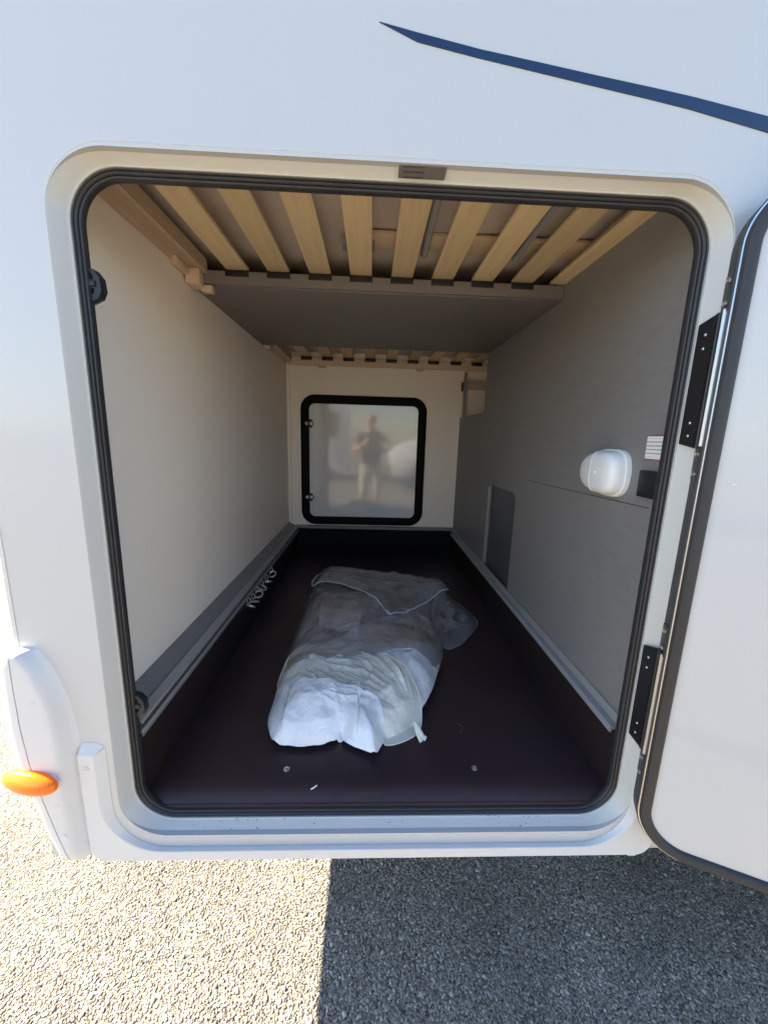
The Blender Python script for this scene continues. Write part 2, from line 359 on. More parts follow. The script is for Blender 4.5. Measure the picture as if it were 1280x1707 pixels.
# ---- outer shell
JX0,JX1,JZ0,JZ1,JR = -.556,.645,.492,1.878,.105
XR,XF,YB,ZT,ZB = -.720,5.2,2.24,2.95,.440
outer = [(XR,ZB),(XF,ZB),(XF,ZT),(XR,ZT)]
plate('side_wall', outer, [rrect(JX0,JX1,JZ0,JZ1,JR,16)], XZ, 0.0, .012, 'gelcoat', MH)
plate('rear_wall', [(.03,.50),(YB,.50),(YB,ZT),(.03,ZT)], [], YZ, -.743, -.723, 'gelcoat', MH)
# rounded corner profile between the rear and the side
cp=[]
for i in range(9):
    a=R(180+90*i/8); cp.append((-.720+.023*math.cos(a), .023+.023*math.sin(a)))
prof=[(-.743,.06)]+cp+[(-.7165,-.0012),(-.7165,.006)]
V=[(x,y,.955) for x,y in prof]+[(x,y,ZT) for x,y in prof]; n=len(prof)
mesh('corner_profile', V, [(i,i+1,n+i+1,n+i) for i in range(n-1)], 'gelcoat', MH, smooth=True)
box('far_side_wall', (XR,YB,ZB), (XF,YB+.03,ZT), 'gelcoat', MH)
box('roof', (XR-.02,-.004,ZT), (XF,YB+.035,ZT+.06), 'gelcoat', MH, bevel=.02)
box('front_wall', (XF,0,ZB), (XF+.03,YB,ZT), 'gelcoat', MH)
box('underbody', (-.66,.03,.452), (XF-.01,YB-.03,.49), 'gap', MH, bevel=0)
# ---- navy stripe
up=[(-.001,2.069),(.06,2.0585),(.163,2.042),(.26,2.030),(.366,2.0165),(.45,2.0065),(.524,1.997),(.665,1.9755),(.9,1.935),(1.3,1.85),(2.0,1.68),(3.0,1.42)]
lo=[(-.001,2.069),(.062,2.046),(.164,2.030),(.26,2.0165),(.368,2.0012),(.45,1.990),(.527,1.9785),(.671,1.952),(.9,1.905),(1.3,1.81),(2.0,1.62),(3.0,1.34)]
K=len(up); V=[(x,-.0015,z) for x,z in up]+[(x,-.0015,z) for x,z in lo]+[(x,.001,z) for x,z in up]+[(x,.001,z) for x,z in lo]
F=[(i,i+1,K+i+1,K+i) for i in range(K-1)]+[(i,2*K+i,2*K+i+1,i+1) for i in range(K-1)]+[(K+i,K+i+1,3*K+i+1,3*K+i) for i in range(K-1)]
mesh('stripe', V, F, 'navy', MH)
# ---- door frame (jamb) and rubber seal
IN=(-.530,.620,.512,1.858); r0=.082
ring('door_frame', IN, r0, [(.0285,.0005),(.0262,-.0008),(.0235,.002),(.0150,.031),(.0128,.0335),(.0105,.0335),(.0105,.060),(.03,.060)], 'frame', MH, closed=False, n=16)
sealp=[(.0112,.034),(.0112,.0275),(.0085,.0235),(.0060,.0240),(.0045,.0275),(.0034,.0275),(.0022,.0240),(-.001,.0225),(-.0045,.0245),(-.0055,.029),(-.0065,.029),(-.0075,.0265),(-.010,.0262),(-.0125,.029),(-.0135,.035),(-.0128,.041),(-.008,.045),(.006,.045)]
ring('rubber_seal', IN, r0, [(.0112-(.0112-o)*.66,y+.012) for o,y in sealp], 'rubber', MH, n=18, sharp=70)
# nameplate on the underside of the top jamb
npm=printed('nameplate_print', (.13,.115,.11), (.035,.035,.035), 3, 3, .0, .028, .038, .118, fill=.55)
V=[(.038,.0045,1.8755),(.120,.0045,1.8755),(.1195,.0255,1.8692),(.038,.0255,1.8692)]
mesh('nameplate', V+[(x,y,z+.0006) for x,y,z in V], [(0,1,2,3),(4,7,6,5),(0,4,5,1),(1,5,6,2),(2,6,7,3),(3,7,4,0)], npm, MH)
# dirt specks on the lower jamb
sp=[]; sf=[]
for i in range(46):
    x=random.choice((random.uniform(-.46,.55),random.gauss(-.29,.03),random.gauss(.38,.06))); y=random.uniform(.006,.031) if i%3 else random.uniform(.027,.032)
    z=.4935+ (y-.002)*.0085/.029+.0012; r=random.uniform(.0006,.0018); b=len(sp)
    for k in range(6): sp.append((x+r*math.cos(k*1.047)*random.uniform(.7,1.5), y+r*.8*math.sin(k*1.047), z))
    sp.append((x,y,z+r*.6)); sf += [(b+k,b+(k+1)%6,b+6) for k in range(6)]
tag(mesh('dirt_speck', sp, sf, 'dirt', MH), kind='stuff')
# ---- skirt moulding
def skirt():
    def path(x0,x1,z,r,top,n=10):
        return [(x0,top+(z+r-top)*i/5) for i in range(5)]+arc(x0+r,z+r,r,180,270,n)+[(x0+r+(x1-x0-2*r)*i/14,z) for i in range(1,14)]+arc(x1-r,z+r,r,270,360,n)+[(x1,z+r+(top-z-r)*i/5) for i in range(1,6)]
    top=.722
    wall=path(-.570,.641,.4612,.118,top+.010); slope=path(-.5855,.656,.4632,.128,top); face=path(-.589,.660,.4622,.130,top)
    out=path(-.620,.699,.4395,.036,top); edge=path(-.6245,.7025,.4365,.038,top); back=path(-.6245,.7025,.4365,.038,top)
    rows=[(wall,-.0005),(slope,-.0125),(face,-.0142),(out,-.0150),(edge,-.012),(back,.03)]
    V=[];n=len(wall)
    for p,y in rows: V += [(x,y,z) for x,z in p]
    F=[(j*n+i,j*n+i+1,(j+1)*n+i+1,(j+1)*n+i) for j in range(len(rows)-1) for i in range(n-1)]
    b=len(V)
    for e in (0,n-1):   # sloping top caps
        s=1 if e==0 else -1
        V += [(wall[e][0],-.0005,top+.012),(face[e][0],-.0005,top+.022),(out[e][0],-.0005,top+.022),(edge[e][0],.03,top+.022)]
        q=b; b+=4
        F += [(n+e,q+0,q+1,2*n+e),(2*n+e,q+1,q+2,3*n+e),(3*n+e,q+2,q+3,4*n+e)]
    return mesh('skirt', V, F, 'plastic', MH, smooth=True, sharp=24)
sk=skirt()
disc('screw_cap', (-.605,-.0147,.690), (0,-1,0), .0055, .0022, 'plastic', sk)
disc('screw_cap', (.68,-.0147,.640), (0,-1,0), .0055, .0022, 'plastic', sk)
box('drain_clip', (.650,-.010,.4285), (.672,.004,.4365), 'plastic', sk, bevel=.002)
# ---- rear corner bumper
def bumper():
    xr=[(.454,-.610),(.521,-.618),(.632,-.6205),(.736,-.6205),(.783,-.6225),(.854,-.633),(.922,-.654),(.955,-.672),(.972,-.684)]
    xs=[(.454,-.655),(.538,-.675),(.633,-.694),(.709,-.707),(.80,-.714),(.90,-.7145),(.972,-.713)]
    xl=[(.454,-.690),(.472,-.704),(.554,-.731),(.618,-.742),(.709,-.768),(.783,-.776),(.908,-.772),(.972,-.762)]
    zs=[.452,.456,.464,.478]+[.478+(.962-.478)*i/26 for i in range(1,27)]+[.967,.970]
    def row(z,part):
        a=interp(xr,z); s=interp(xs,z); l=interp(xl,z); f=-.030
        sh=1.0
        if z<.478: sh=1-.28*((.478-z)/.026)**2
        if z>.962: sh=1-.25*((z-.962)/.008)**2
        f*=sh
        if part==0:
            w=.026+.012*max(0,min(1,(.95-z)/.3))
            P=[(a+.004,.004),(a,-.001)]
            for k in range(1,7):
                t=k/6; P.append((a-w*t, -.001+(f+.001)*(t*t*(3-2*t))))
            for k in range(1,6): P.append((a-w+(s+.0012-a+w)*k/5, f-.001*k/5))
            P.append((s+.0007,f+.004)); return P
        P=[(s-.0007,f+.004),(s-.0012,f-.001)]
        for k in range(1,9):
            t=R(90*k/8); P.append((s-.0012+(l-s)*math.sin(t), f-.001+(.055)*(1-math.cos(t))))
        P += [(l-.004*sh,.3),(l-.01*sh,1.1),(l-.004*sh,1.9),(l,2.15)]
        return P
    top=None
    B=empty('bumper'); B.parent=MH
    for part,nm in ((0,'side_cover'),(1,'rear_cover')):
        V=[];F=[]; rows=[row(z,part) for z in zs]; n=len(rows[0])
        for z,rw in zip(zs,rows): V += [(x,y,z) for x,y in rw]
        F=[(j*n+i,j*n+i+1,(j+1)*n+i+1,(j+1)*n+i) for j in range(len(zs)-1) for i in range(n-1)]
        # top and bottom: carry inward to the body
        b=len(V)
        if part==0:
            V += [(min(max(x,-.7),-.60),.02,.974) for x,y in rows[-1]]; F += [((len(zs)-1)*n+i,(len(zs)-1)*n+i+1,b+i+1,b+i) for i in range(n-1)]
            b=len(V); V += [(x,.03,.449) for x,y in rows[0]]; F += [(i,i+1,b+i+1,b+i) for i in range(n-1)]
        else:
            V += [(max(x,-.70) if y<.2 else -.70,max(y,.02),.974) for x,y in rows[-1]]; F += [((len(zs)-1)*n+i,(len(zs)-1)*n+i+1,b+i+1,b+i) for i in range(n-1)]
            b=len(V); V += [(-.645,max(y,.03),.449) for x,y in rows[0]]; F += [(i,i+1,b+i+1,b+i) for i in range(n-1)]
        mesh(nm, V, F, 'bumper', B, smooth=True, sharp=55)
    V=[];zz=[.46,.6,.75,.9,.965]
    for z in zz: s=interp(xs,z); V += [(s-.012,-.022,z),(s+.012,-.022,z)]
    mesh('seam_backing', V, [(2*i,2*i+1,2*i+3,2*i+2) for i in range(len(zz)-1)], 'gap', B)
    for p in ((-.682,-.0306,.862),(-.668,-.0306,.61),(-.661,-.0306,.53)):
        disc('screw_plug', p, (0,-1,0), .0055, .0006, 'bumper', B)
    return B
BU=bumper()
# orange side marker wrapping the bumper corner
def marker():
    V=[];F=[];nu,nv=28,14; rot=Matrix.Rotation(R(-12),3,'Z')
    for j in range(nv+1):
        t=math.pi*j/nv
        for i in range(nu):
            a=2*math.pi*i/nu; x=.068*math.sin(t)*math.cos(a); z=.0258*math.sin(t)*math.sin(a); y=-.021*math.cos(t)
            p=rot@Vector((x,y,z)); V.append(p+Vector((-.7095,-.034,.677)))
    for j in range(nv):
        for i in range(nu): F.append((j*nu+i,j*nu+(i+1)%nu,(j+1)*nu+(i+1)%nu,(j+1)*nu+i))
    o=mesh('side_marker', V, F, 'orange', BU, smooth=True, sharp=80); o['label']='orange oval side marker lamp on the bumper corner'
    V=[];F=[]
    for k,(sc,y) in enumerate(((1.0,.004),(1.09,.004),(1.09,.02),(1.0,.02))):
        for i in range(nu):
            a=2*math.pi*i/nu; V.append(rot@Vector((.052*sc*math.cos(a),y-.006,.0195*sc*math.sin(a)))+Vector((-.7085,-.034,.677)))
    for k in range(3):
        for i in range(nu): F.append((k*nu+i,k*nu+(i+1)%nu,(k+1)*nu+(i+1)%nu,(k+1)*nu+i))
    mesh('marker_base', V, F, 'bumper', BU, smooth=True)
marker()
# ---- interior
box('inner_wall', (-.628,.045,.735), (-.603,2.112,1.99), 'creamwall', MH, bevel=0)['label']='cream inner wall on the left'
rwall=[(.045,.60),(2.112,.60),(2.112,1.575),(1.52,1.575),(1.50,1.595),(1.50,1.99),(.045,1.99)]
hat=[(.905,.72),(1.29,.72)]+arc(1.275,1.175,.015,0,90,4)+arc(.945,1.15,.04,90,180,6)
RW=plate('inner_wall', rwall, [hat], YZ, .645, .668, 'greylam', MH); RW['label']='grey wood-grain inner wall on the right'
box('hatch', (.660,.90,.715), (.672,1.295,1.195), 'hatch', RW, bevel=.001)
tube('hatch_edge', [(.6445,1.2885,.73),(.6445,1.2885,1.175)], .0025, 'alumatt', RW)
V=[(.6446,.795,1.262),(.6446,.10,1.275),(.6446,.10,1.2772),(.6446,.795,1.2640)]
mesh('panel_seam', V+[(x+.004,y,z) for x,y,z in V], [(0,1,2,3),(0,4,5,1),(2,6,7,3),(1,5,6,2),(3,7,4,0)], 'gap', RW)
# recess behind the notch, with post and batten
box('recess_back', (.86,1.46,1.5), (.88,2.14,2.0), 'fabric', MH, bevel=0)
box('recess_floor', (.66,1.46,1.545), (.86,2.14,1.57), 'creamwall', MH, bevel=0)
box('recess_batten', (.668,2.075,1.77), (.86,2.105,1.835), 'rib', MH)
box('recess_post', (.648,2.03,1.50), (.662,2.06,1.88), 'ledge', MH)
box('post_bracket', (.640,2.085,1.76), (.652,2.109,1.82), 'blackplastic', MH)
# end wall
box('end_wall', (-.63,2.11,.60), (.90,2.135,2.0), 'endwall', MH, bevel=0)
box('corner_bead', (-.603,2.094,.775), (-.580,2.110,1.90), 'endwall', MH, bevel=.004)
ED=empty('far_door'); ED.parent=MH; ED['label']='small white far garage door in black rubber frame'
ring('frame', (-.449,.343,.818,1.647), .045, [(-.002,2.1085),(-.004,2.097),(.000,2.0945),(.054,2.0945),(.058,2.097),(.058,2.1085)], 'trayend', ED)
plate('panel', rrect(-.455,.349,.812,1.653,.05,10), [], XZ, 2.103, 2.109, mat('far_door_panel',(.62,.61,.61),.10,coat=.75), ED)
for z in (1.502,.967):
    la=plate('latch', [(-.412,z),(-.43,z+.032),(-.45,z+.022),(-.455,z),(-.45,z-.022),(-.43,z-.032)], [], XZ, 2.085, 2.104, 'blackplastic', ED, bevel=.003)
    disc('latch_screw', (-.462,2.0925,z), (0,-1,0), .013, .010, 'chrome', ED)
    disc('latch_screw', (-.430,2.086,z), (0,-1,0), .013, .006, 'chrome', ED)
# ---- floor tray
FT=empty('floor_tray'); FT.parent=MH
box('floor', (-.545,.105,.527), (.645,2.10,.545), 'floor', FT, bevel=0)
box('tray_side', (-.545,.047,.5455), (-.531,2.09,.712), 'trayside', FT, bevel=0)
box('tray_side', (.6285,.047,.5455), (.6435,2.09,.712), 'trayside', FT, bevel=0)
box('tray_end', (-.53,2.072,.5455), (.628,2.09,.734), 'trayend', FT, bevel=0)
box('tray_lip', (-.56,.046,.5), (.66,.058,.5265), 'floor', FT, bevel=0)
V=[(-.545,.105,.545),(.645,.105,.545),(.645,.085,.5435),(-.545,.085,.5435),(-.545,.065,.539),(.645,.065,.539),(-.545,.048,.526),(.645,.048,.526)]
mesh('floor_nose', V, [(0,1,2,3),(3,2,5,4),(4,5,7,6)], 'floor', FT, smooth=True, sharp=60)
for p in ((-.205,.128),(.300,.129)): disc('floor_screw', (p[0],p[1],.5452), (0,0,1), .0085, .003, 'screw', FT, n=14)
# left ledge and channel rail
V=[(-.604,.06,.772),(-.604,2.11,.772),(-.552,2.11,.742),(-.552,.06,.742),(-.604,.06,.60),(-.604,2.11,.60),(-.552,2.11,.60),(-.552,.06,.60)]
mesh('ledge', V, [(0,1,2,3),(0,3,7,4),(1,5,6,2),(3,2,6,7),(0,4,5,1)], 'ledge', MH)
def rail(x0, s, y0, y1, z):
    P=[(0,0),(.027,0),(.027,-.010),(.0235,-.010),(.0235,-.0035),(.0035,-.0035),(.0035,-.031),(.0235,-.031),(.0235,-.025),(.027,-.025),(.027,-.0345),(0,-.0345)]
    return plate('lashing_rail', [(x0+s*a,z+b) for a,b in P], [], XZ, y0, y1, 'alumatt', MH)
rail(-.5515,1,.062,2.085,.7485)
box('rail_skirt', (-.5315,.066,.700),(-.5285,2.07,.7130),'ledge',MH,bevel=0)
# right rail: angle with a flange
V2=[(0,0),(-.004,0),(-.004,-.026),(-.022,-.026),(-.027,-.0305),(-.027,-.040),(-.022,-.0405),(-.022,-.034),(0,-.034)]
plate('edge_rail', [(.6445+a,.745+b) for a,b in V2], [], XZ, .075, 2.085, 'alumatt', MH)
box('end_ledge', (-.553,2.062,.735), (.644,2.109,.752), 'ledge', MH, bevel=.001)
# ---- ceiling: grey panel and two slatted bases
box('ceiling_panel', (-.603,.664,1.896), (.645,1.50,1.918), 'greypanel', MH, bevel=.001)
def bedbase(y0, y1, zs, zb, xs, beam_y, pine, beam_t, name, lab, xr):
    B=empty(name); B.parent=MH; B['label']=lab
    def slat_mesh():
        w=.071; V=[];F=[]; n=8; K=9
        for j in range(n+1):
            y=y0+(y1-y0)*j/n
            for k in range(K):
                t=-1+2*k/(K-1); V.append((t*w/2,y,.0006*(1-t*t)*-1)); 
            for k in range(K):
                t=1-2*k/(K-1); V.append((t*w/2,y,.011+.001*(1-t*t)))
        m2=2*K
        for j in range(n):
            for k in range(m2): F.append((j*m2+k,j*m2+(k+1)%m2,(j+1)*m2+(k+1)%m2,(j+1)*m2+k))
        F += [tuple(range(m2)),tuple(range(n*m2,(n+1)*m2))]
        return V,F
    first=None
    for i,x in enumerate(xs):
        if first is None:
            V,F=slat_mesh(); first=mesh('slat',V,F,'beech',B,smooth=True,sharp=30,bevel=.0015); o=first
        else: o=first.copy(); link(o,B)
        o.location=(x,0,zs)
    # beam with notches, and a black holder at each slat end
    pts=[]; e=.004
    pts=[(-.585,zb)]+[(xr,zb)]+[(xr,zb+beam_t)]
    for x in reversed(xs):
        if x+.04<xr-.01: pts += [(x+.0385,zb+beam_t),(x+.0385,zb+beam_t-.016),(x-.0385,zb+beam_t-.016),(x-.0385,zb+beam_t)]
    pts += [(-.585,zb+beam_t)]
    plate('end_beam', pts, [], XZ, beam_y, beam_y+.02, pine, B)
    for x in xs:
        if x+.04<xr-.01: box('slat_holder', (x-.038,beam_y+.001,zb+beam_t-.0155), (x+.038,beam_y+.019,zs-.001), 'blackplastic', B, bevel=.001)
    return B
XS=[-.450,-.315,-.179,-.044,.092,.228,.363,.499,.632]
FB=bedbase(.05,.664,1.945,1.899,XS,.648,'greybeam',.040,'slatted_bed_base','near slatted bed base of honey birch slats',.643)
# left frame board, ridged, with corner block
for nm,x0,x1,z0,z1,m in (('frame_board',-.602,-.545,1.930,1.972,'rib'),):
    pr=[(x0,z1),(x1,z1),(x1,z0)]
    k=9
    for i in range(k): 
        a=x1+(x0-x1)*(i+.5)/k*.62-.01; pr += [(a,z0),(a-.0015,z0+.0018),(a-.0030,z0)]
    pr += [(x0,z0-.012)]
    plate(nm, pr, [], XZ, .05, .648, m, FB)
box('corner_block', (-.601,.600,1.882), (-.557,.667,1.929), 'pine', FB, bevel=.004, rot=Matrix.Rotation(R(8),3,'Z'))
box('corner_block', (-.600,.52,1.905), (-.582,.60,1.930), 'pine', FB, bevel=.003)
box('corner_peg', (-.566,.640,1.872), (-.530,.668,1.893), 'pine', FB, bevel=.003)
box('frame_board', (.618,.05,1.957), (.644,.647,1.985), 'rib', FB, bevel=.002)
# cross bar and two flat tubes above the slats
box('cross_bar', (-.06,.470,1.985), (.64,.560,1.997), 'pine', FB, bevel=.002)
box('cross_plate', (-.10,.500,1.9825), (-.0,.575,1.9845), 'alumatt', FB, bevel=.001)
for x in (.150,.432): tube('support_tube', [(x-.012,.05,1.973),(x-.006,.3,1.973),(x,.548,1.972)], .011, 'alumatt', FB, n=10)
XS2=[-.459,-.312,-.166,-.017,.132,.283,.429,.585,.735]
BB=bedbase(1.46,2.10,1.955,1.899,XS2,2.078,'pine',.048,'slatted_bed_base','far slatted bed base above the far door',.86)
plate('frame_board', [(-.602,1.972),(-.56,1.972),(-.56,1.925),(-.602,1.905)], [], XZ, 1.46, 2.078, 'rib', BB)
for x in (-.35,.335): box('beam_clip', (x-.025,2.076,1.886), (x+.025,2.106,1.8985), 'rib', BB, bevel=.002)
box('corner_block', (-.601,1.52,1.885), (-.57,1.58,1.912), 'pine', BB, bevel=.003)
# mattresses lying on the slats
def mattress(y0,y1,z,lab):
    nx,ny=60,30; V=[];F=[]
    for j in range(ny+1):
        for i in range(nx+1):
            x=-.60+1.45*i/nx; y=y0+(y1-y0)*j/ny
            x=min(x,.643) if y0<1 else min(x,.855)
            s=noise.noise(Vector((x*5,y*7,z)))*.006+abs(noise.noise(Vector((x*11+y*6,y*9,3))))*-.006
            V.append((x,y,z+.004+s))
    n=nx+1
    for j in range(ny):
        for i in range(nx): F.append((j*n+i,j*n+i+1,(j+1)*n+i+1,(j+1)*n+i))
    b=len(V); V += [(x,y,z+.12) for x,y,_ in V[:b]]
    F += [tuple(b+k for k in reversed(f)) for f in F]
    rim=[i for i in range(n)]+[j*n+nx for j in range(1,ny+1)]+[ny*n+i for i in range(nx-1,-1,-1)]+[j*n for j in range(ny-1,0,-1)]
    F += [(rim[k],rim[(k+1)%len(rim)],b+rim[(k+1)%len(rim)],b+rim[k]) for k in range(len(rim))]
    o=mesh('mattress',V,F,'fabric',None,smooth=True); tag(o,lab,'mattress','mattresses on the slatted bed bases'); return o
mattress(.015,1.2,2.0,'beige mattress underside seen between the near bed slats')
mattress(1.25,2.10,1.985,'beige mattress underside seen between the far bed slats')
# ---- catches on the left seal
def catch(z):
    C=empty('door_catch'); C.parent=MH
    P=[(-0.5500,z+.036),(-0.5310,z+.033),(-0.5180,z+.026),(-0.5085,z+.013),(-0.5065,z-.009),(-0.5130,z-.022),(-0.5290,z-.030),(-0.5500,z-.034)]
    h1=[(-0.5370,z+.010),(-0.5190,z+.010),(-0.5210,z+.018),(-0.5290,z+.025),(-0.5370,z+.027)]
    h2=[(-0.5370,z-.006),(-0.5180,z-.006),(-0.5210,z-.014),(-0.5290,z-.021),(-0.5370,z-.023)]
    plate('catch_frame', P, [h1,h2], XZ, .046, .053, 'rubber', C)
    plate('catch_back', [(a_+(.003 if a_>-.53 else 0),b_) for a_,b_ in P], [], XZ, .0535, .060, 'blackmetal', C)
    box('catch_tongue', (-.545,.042,z-.003), (-.515,.0455,z+.0075), 'blackplastic', C, bevel=.002)
catch(1.682); catch(.797)
# ---- lamp, sticker and switch on the right wall
def lamp():
    L=empty('garage_lamp'); L.parent=MH; L['label']='white oval plastic lamp on the grey wall'
    def foot(s, dz=0):
        P=[]; cy,cz=.254,1.345
        for i in range(48):
            a=2*math.pi*i/48; c,si=math.cos(a),math.sin(a); e=2/2.9
            e=2/2.1 if c>0 else 2/4.2
            y=(.104 if c>0 else .066)*math.copysign(abs(c)**e,c)*s+.012*(1-abs(si))*(0 if c>0 else -1)*s; z=.062*math.copysign(abs(si)**(2/2.3 if c>0 else 2/3.6),si)*s
            P.append((cy+y,cz+z))
        return P
    def dome(nm, lay, m, ylim=None):
        V=[];F=[];n=48
        for s,h in lay: V += [(.6445-h,(y if ylim is None else max(y,ylim)),z) for y,z in foot(s)]
        for j in range(len(lay)-1):
            for i in range(n): F.append((j*n+i,j*n+(i+1)%n,(j+1)*n+(i+1)%n,(j+1)*n+i))
        F.append(tuple(range((len(lay)-1)*n,len(lay)*n)))
        mesh(nm,V,F,m,L,smooth=True,sharp=50)
    dome('base', [(1,0),(1.0,.008),(.985,.0115),(.94,.0125),(.925,.011)], 'lamp')
    dome('housing', [(.92,.008),(.905,.022),(.87,.033),(.80,.041),(.66,.046),(.4,.0485),(.15,.0492)], 'lamp')
    dome('lens', [(.905,.012),(.915,.023),(.88,.0342),(.81,.0422),(.67,.0473),(.4,.0498),(.15,.0505)], 'lens', .276)
    disc('lamp_button', (.596,.252,1.345), (-1,0,0), .007, .003, 'lamp', L)
lamp()
red=mat('sticker_red',(.35,.03,.03),.4)
stm=printed('sticker_print', (.80,.79,.77), (.28,.24,.24), 6, 1, 1.388, 1.440, .073, .143, fill=.95)
SK=plate('warning_sticker', rrect(.071,.140,1.386,1.442,.004,4), [], YZ, .6438, .6448, red, MH)
plate('print', rrect(.073,.1385,1.3885,1.4395,.003,4), [], YZ, .6433, .6437, stm, SK)
box('switch', (.630,.070,1.300), (.6448,.132,1.362), 'blackplastic', MH, bevel=.004)
# ---- open door
def door():
    a=R(180-155); u=Vector((math.cos(a),-math.sin(a),0)); nn=Vector((-math.sin(a),-math.cos(a),0)); H=Vector((.6415,-.004,0))
    fr=lambda s,t,z: tuple(H+u*s+nn*t+Vector((0,0,z)))
    fp=lambda s,z,t: fr(s,t,z)
    D=empty('garage_door'); D.parent=MH; D['label']='open white garage door with dark rubber edge'
    rect=(.0285,1.155,.531,1.838); rr=.080
    plate('panel', rrect(.020,1.164,.522,1.847,.088,14), [], fp, .0, .0365, 'doorpanel', D)
    ring('edge_profile', rect, rr, [(.0285,.0),(.0285,.0355),(.0265,.037),(.0245,.037),(.0245,.001)], 'darkedge', D, n=14, fr=fr)
    ring('edge_bead', rect, rr, [(.0262,.0372),(.0262,.0392),(.0238,.0392),(.0238,.0372)], 'alu', D, n=14, fr=fr)
    ring('door_seal', rect, rr, [(.0234,.036),(.0234,.0415),(.020,.0455),(.013,.0465),(.006,.0448),(.001,.0405),(-.0005,.0362)], 'rubber', D, n=14, fr=fr)
    for z0,z1 in ((1.42,1.662),(.739,.985)):
        # leaf on the jamb
        x=.6335
        V=[(x+.0035,-.006,z1+.000),(x-.0005,.0285,z1-.012),(x-.0005,.0285,z0+.004),(x+.0035,-.006,z0-.004)]
        V += [(a_-.0025,b_,c_) for a_,b_,c_ in V]
        h=mesh('hinge_leaf', V, [(0,1,2,3),(7,6,5,4),(0,4,5,1),(1,5,6,2),(2,6,7,3),(3,7,4,0)], 'blackmetal', D)
        for z in (z1-.033,z1-.058,z0+.045,z0+.02): disc('hinge_rivet', (x-.0025+.0018,.012,z), (-1,0,0), .003, .0018, 'screw', D, n=10)
        tube('hinge_pin', [(x+.004,-.009,z0-.004),(x+.004,-.009,z1+.0)], .0052, 'blackmetal', D, n=10)
        tube('hinge_trim', [fr(-.0015,.028,z0+.0),fr(-.0015,.028,z1+.0)], .0042, 'alu', D, n=8)
        for zc in (z1+.030,z0-.034):
            V=[fr(-.0022,t,z) for t,z in ((.004,zc-.030),(.034,zc-.034),(.034,zc+.034),(.004,zc+.030))]; V2=[fr(.0006,t,z) for t,z in ((.004,zc-.030),(.034,zc-.034),(.034,zc+.034),(.004,zc+.030))]
            mesh('hinge_tab', V+V2, [(0,1,2,3),(7,6,5,4),(0,4,5,1),(1,5,6,2),(2,6,7,3),(3,7,4,0)], 'blackmetal', D)
            for dz in (-.019,.019): disc('hinge_screw', fr(-.0022,.022,zc+dz), tuple(-u), .0058, .0035, 'screw', D, n=12)
    disc('panel_screw', fr(.058,.0366,1.352), tuple(nn), .0028, .0016, 'screw', D, n=10)
    return D
door()

# ================================================================== THINGS IN THE GARAGE
# row of lashing rings on the left rail
for k,(y,z,tx,tz,lab) in enumerate(((1.250,.672,20,35,'chrome lashing ring farthest along the left rail'),(1.150,.668,60,10,'second farthest chrome lashing ring on the left rail'),(1.060,.672,30,-20,'third chrome lashing ring from the far end of the left rail'),(.990,.668,15,25,'round chrome lashing ring facing out mid way along the left rail'),(.920,.662,70,0,'second nearest chrome lashing ring on the left rail'),(.860,.668,55,-25,'nearest chrome lashing ring on the left rail'))):
    E=empty('lashing_ring',(-.519,y,z)); tag(E,lab,'ring','chrome rings on the left rail')
    rm=Matrix.Rotation(R(tz),3,'Z')@Matrix.Rotation(R(tx),3,'X')
    tube('ring',[rm@Vector((.019*math.cos(2*math.pi*i/20),0,.019*math.sin(2*math.pi*i/20))) for i in range(20)],.0044,'chrome',E,closed=True)
    tube('eye',[(-.012,.0,.030),(-.004,.0,.038),(.003,.0,.030),(.003,.0,.015),(-.004,.0,.012),(-.012,.0,.018)],.0028,'chrome',E,closed=True)

# ------------------------------------------------------------------ bag
FZ=.5455
def FS(x,y): return (x*1.042,(y+.75)*1.042-.75)
def smoothpoly(P, it=2):
    for _ in range(it):
        Q=[]
        for i in range(len(P)):
            a,b=P[i],P[(i+1)%len(P)]
            Q += [tuple(.75*a[k]+.25*b[k] for k in range(len(a))), tuple(.25*a[k]+.75*b[k] for k in range(len(a)))]
        P=Q
    return P
OUT=[(-.300,1.30),(-.285,1.42),(-.235,1.455),(-.09,1.43),(.1,1.375),(.281,1.31),(.425,1.27),(.448,1.19),(.425,1.12),(.362,1.04),(.318,.95),(.317,.819),(.312,.679),(.288,.56),(.25,.435),(.216,.338),(.19,.291),(.165,.262),(.118,.225),(.08,.195),(.058,.19),(.046,.15),(.029,.118),(-.001,.133),(-.041,.155),(-.068,.18),(-.092,.163),(-.141,.15),(-.202,.15),(-.249,.162),(-.274,.212),(-.290,.27),(-.290,.327),(-.296,.397),(-.299,.477),(-.301,.609),(-.302,.787),(-.303,1.02),(-.302,1.18)]
OP=np.array([FS(*p) for p in OUT]); OA=OP; OB=np.roll(OP,-1,0)
def inset(x,y):
    """signed distance inside the bag's outline"""
    p=np.array((x,y)); d=OB-OA; t=np.clip(((p-OA)*d).sum(1)/(d*d).sum(1),0,1); q=OA+d*t[:,None]
    dist=float(np.sqrt(((p-q)**2).sum(1)).min())
    c=((OA[:,1]>y)!=(OB[:,1]>y)); xi=OA[:,0]+(y-OA[:,1])/np.where(np.abs(d[:,1])<1e-9,1e-9,d[:,1])*d[:,0]
    return dist if (np.count_nonzero(c&(x<xi))%2) else -dist
def folds(x,y,s,seed):
    """sharp-creased facets of crumpled film, about -1 to 1"""
    wx=x+.05*noise.noise(Vector((x*4,y*4,seed))); wy=y+.05*noise.noise(Vector((x*4,y*4,seed+9)))
    d,_=noise.voronoi(Vector((wx*s+seed*3.1,wy*s*.8,seed*1.7)))
    return 1.0-2.0*min(1.0,(d[1]-d[0])*1.5)
crr=random.Random(21)
CREASE=[]      # sharp folds in the film: start, end, height, half-width
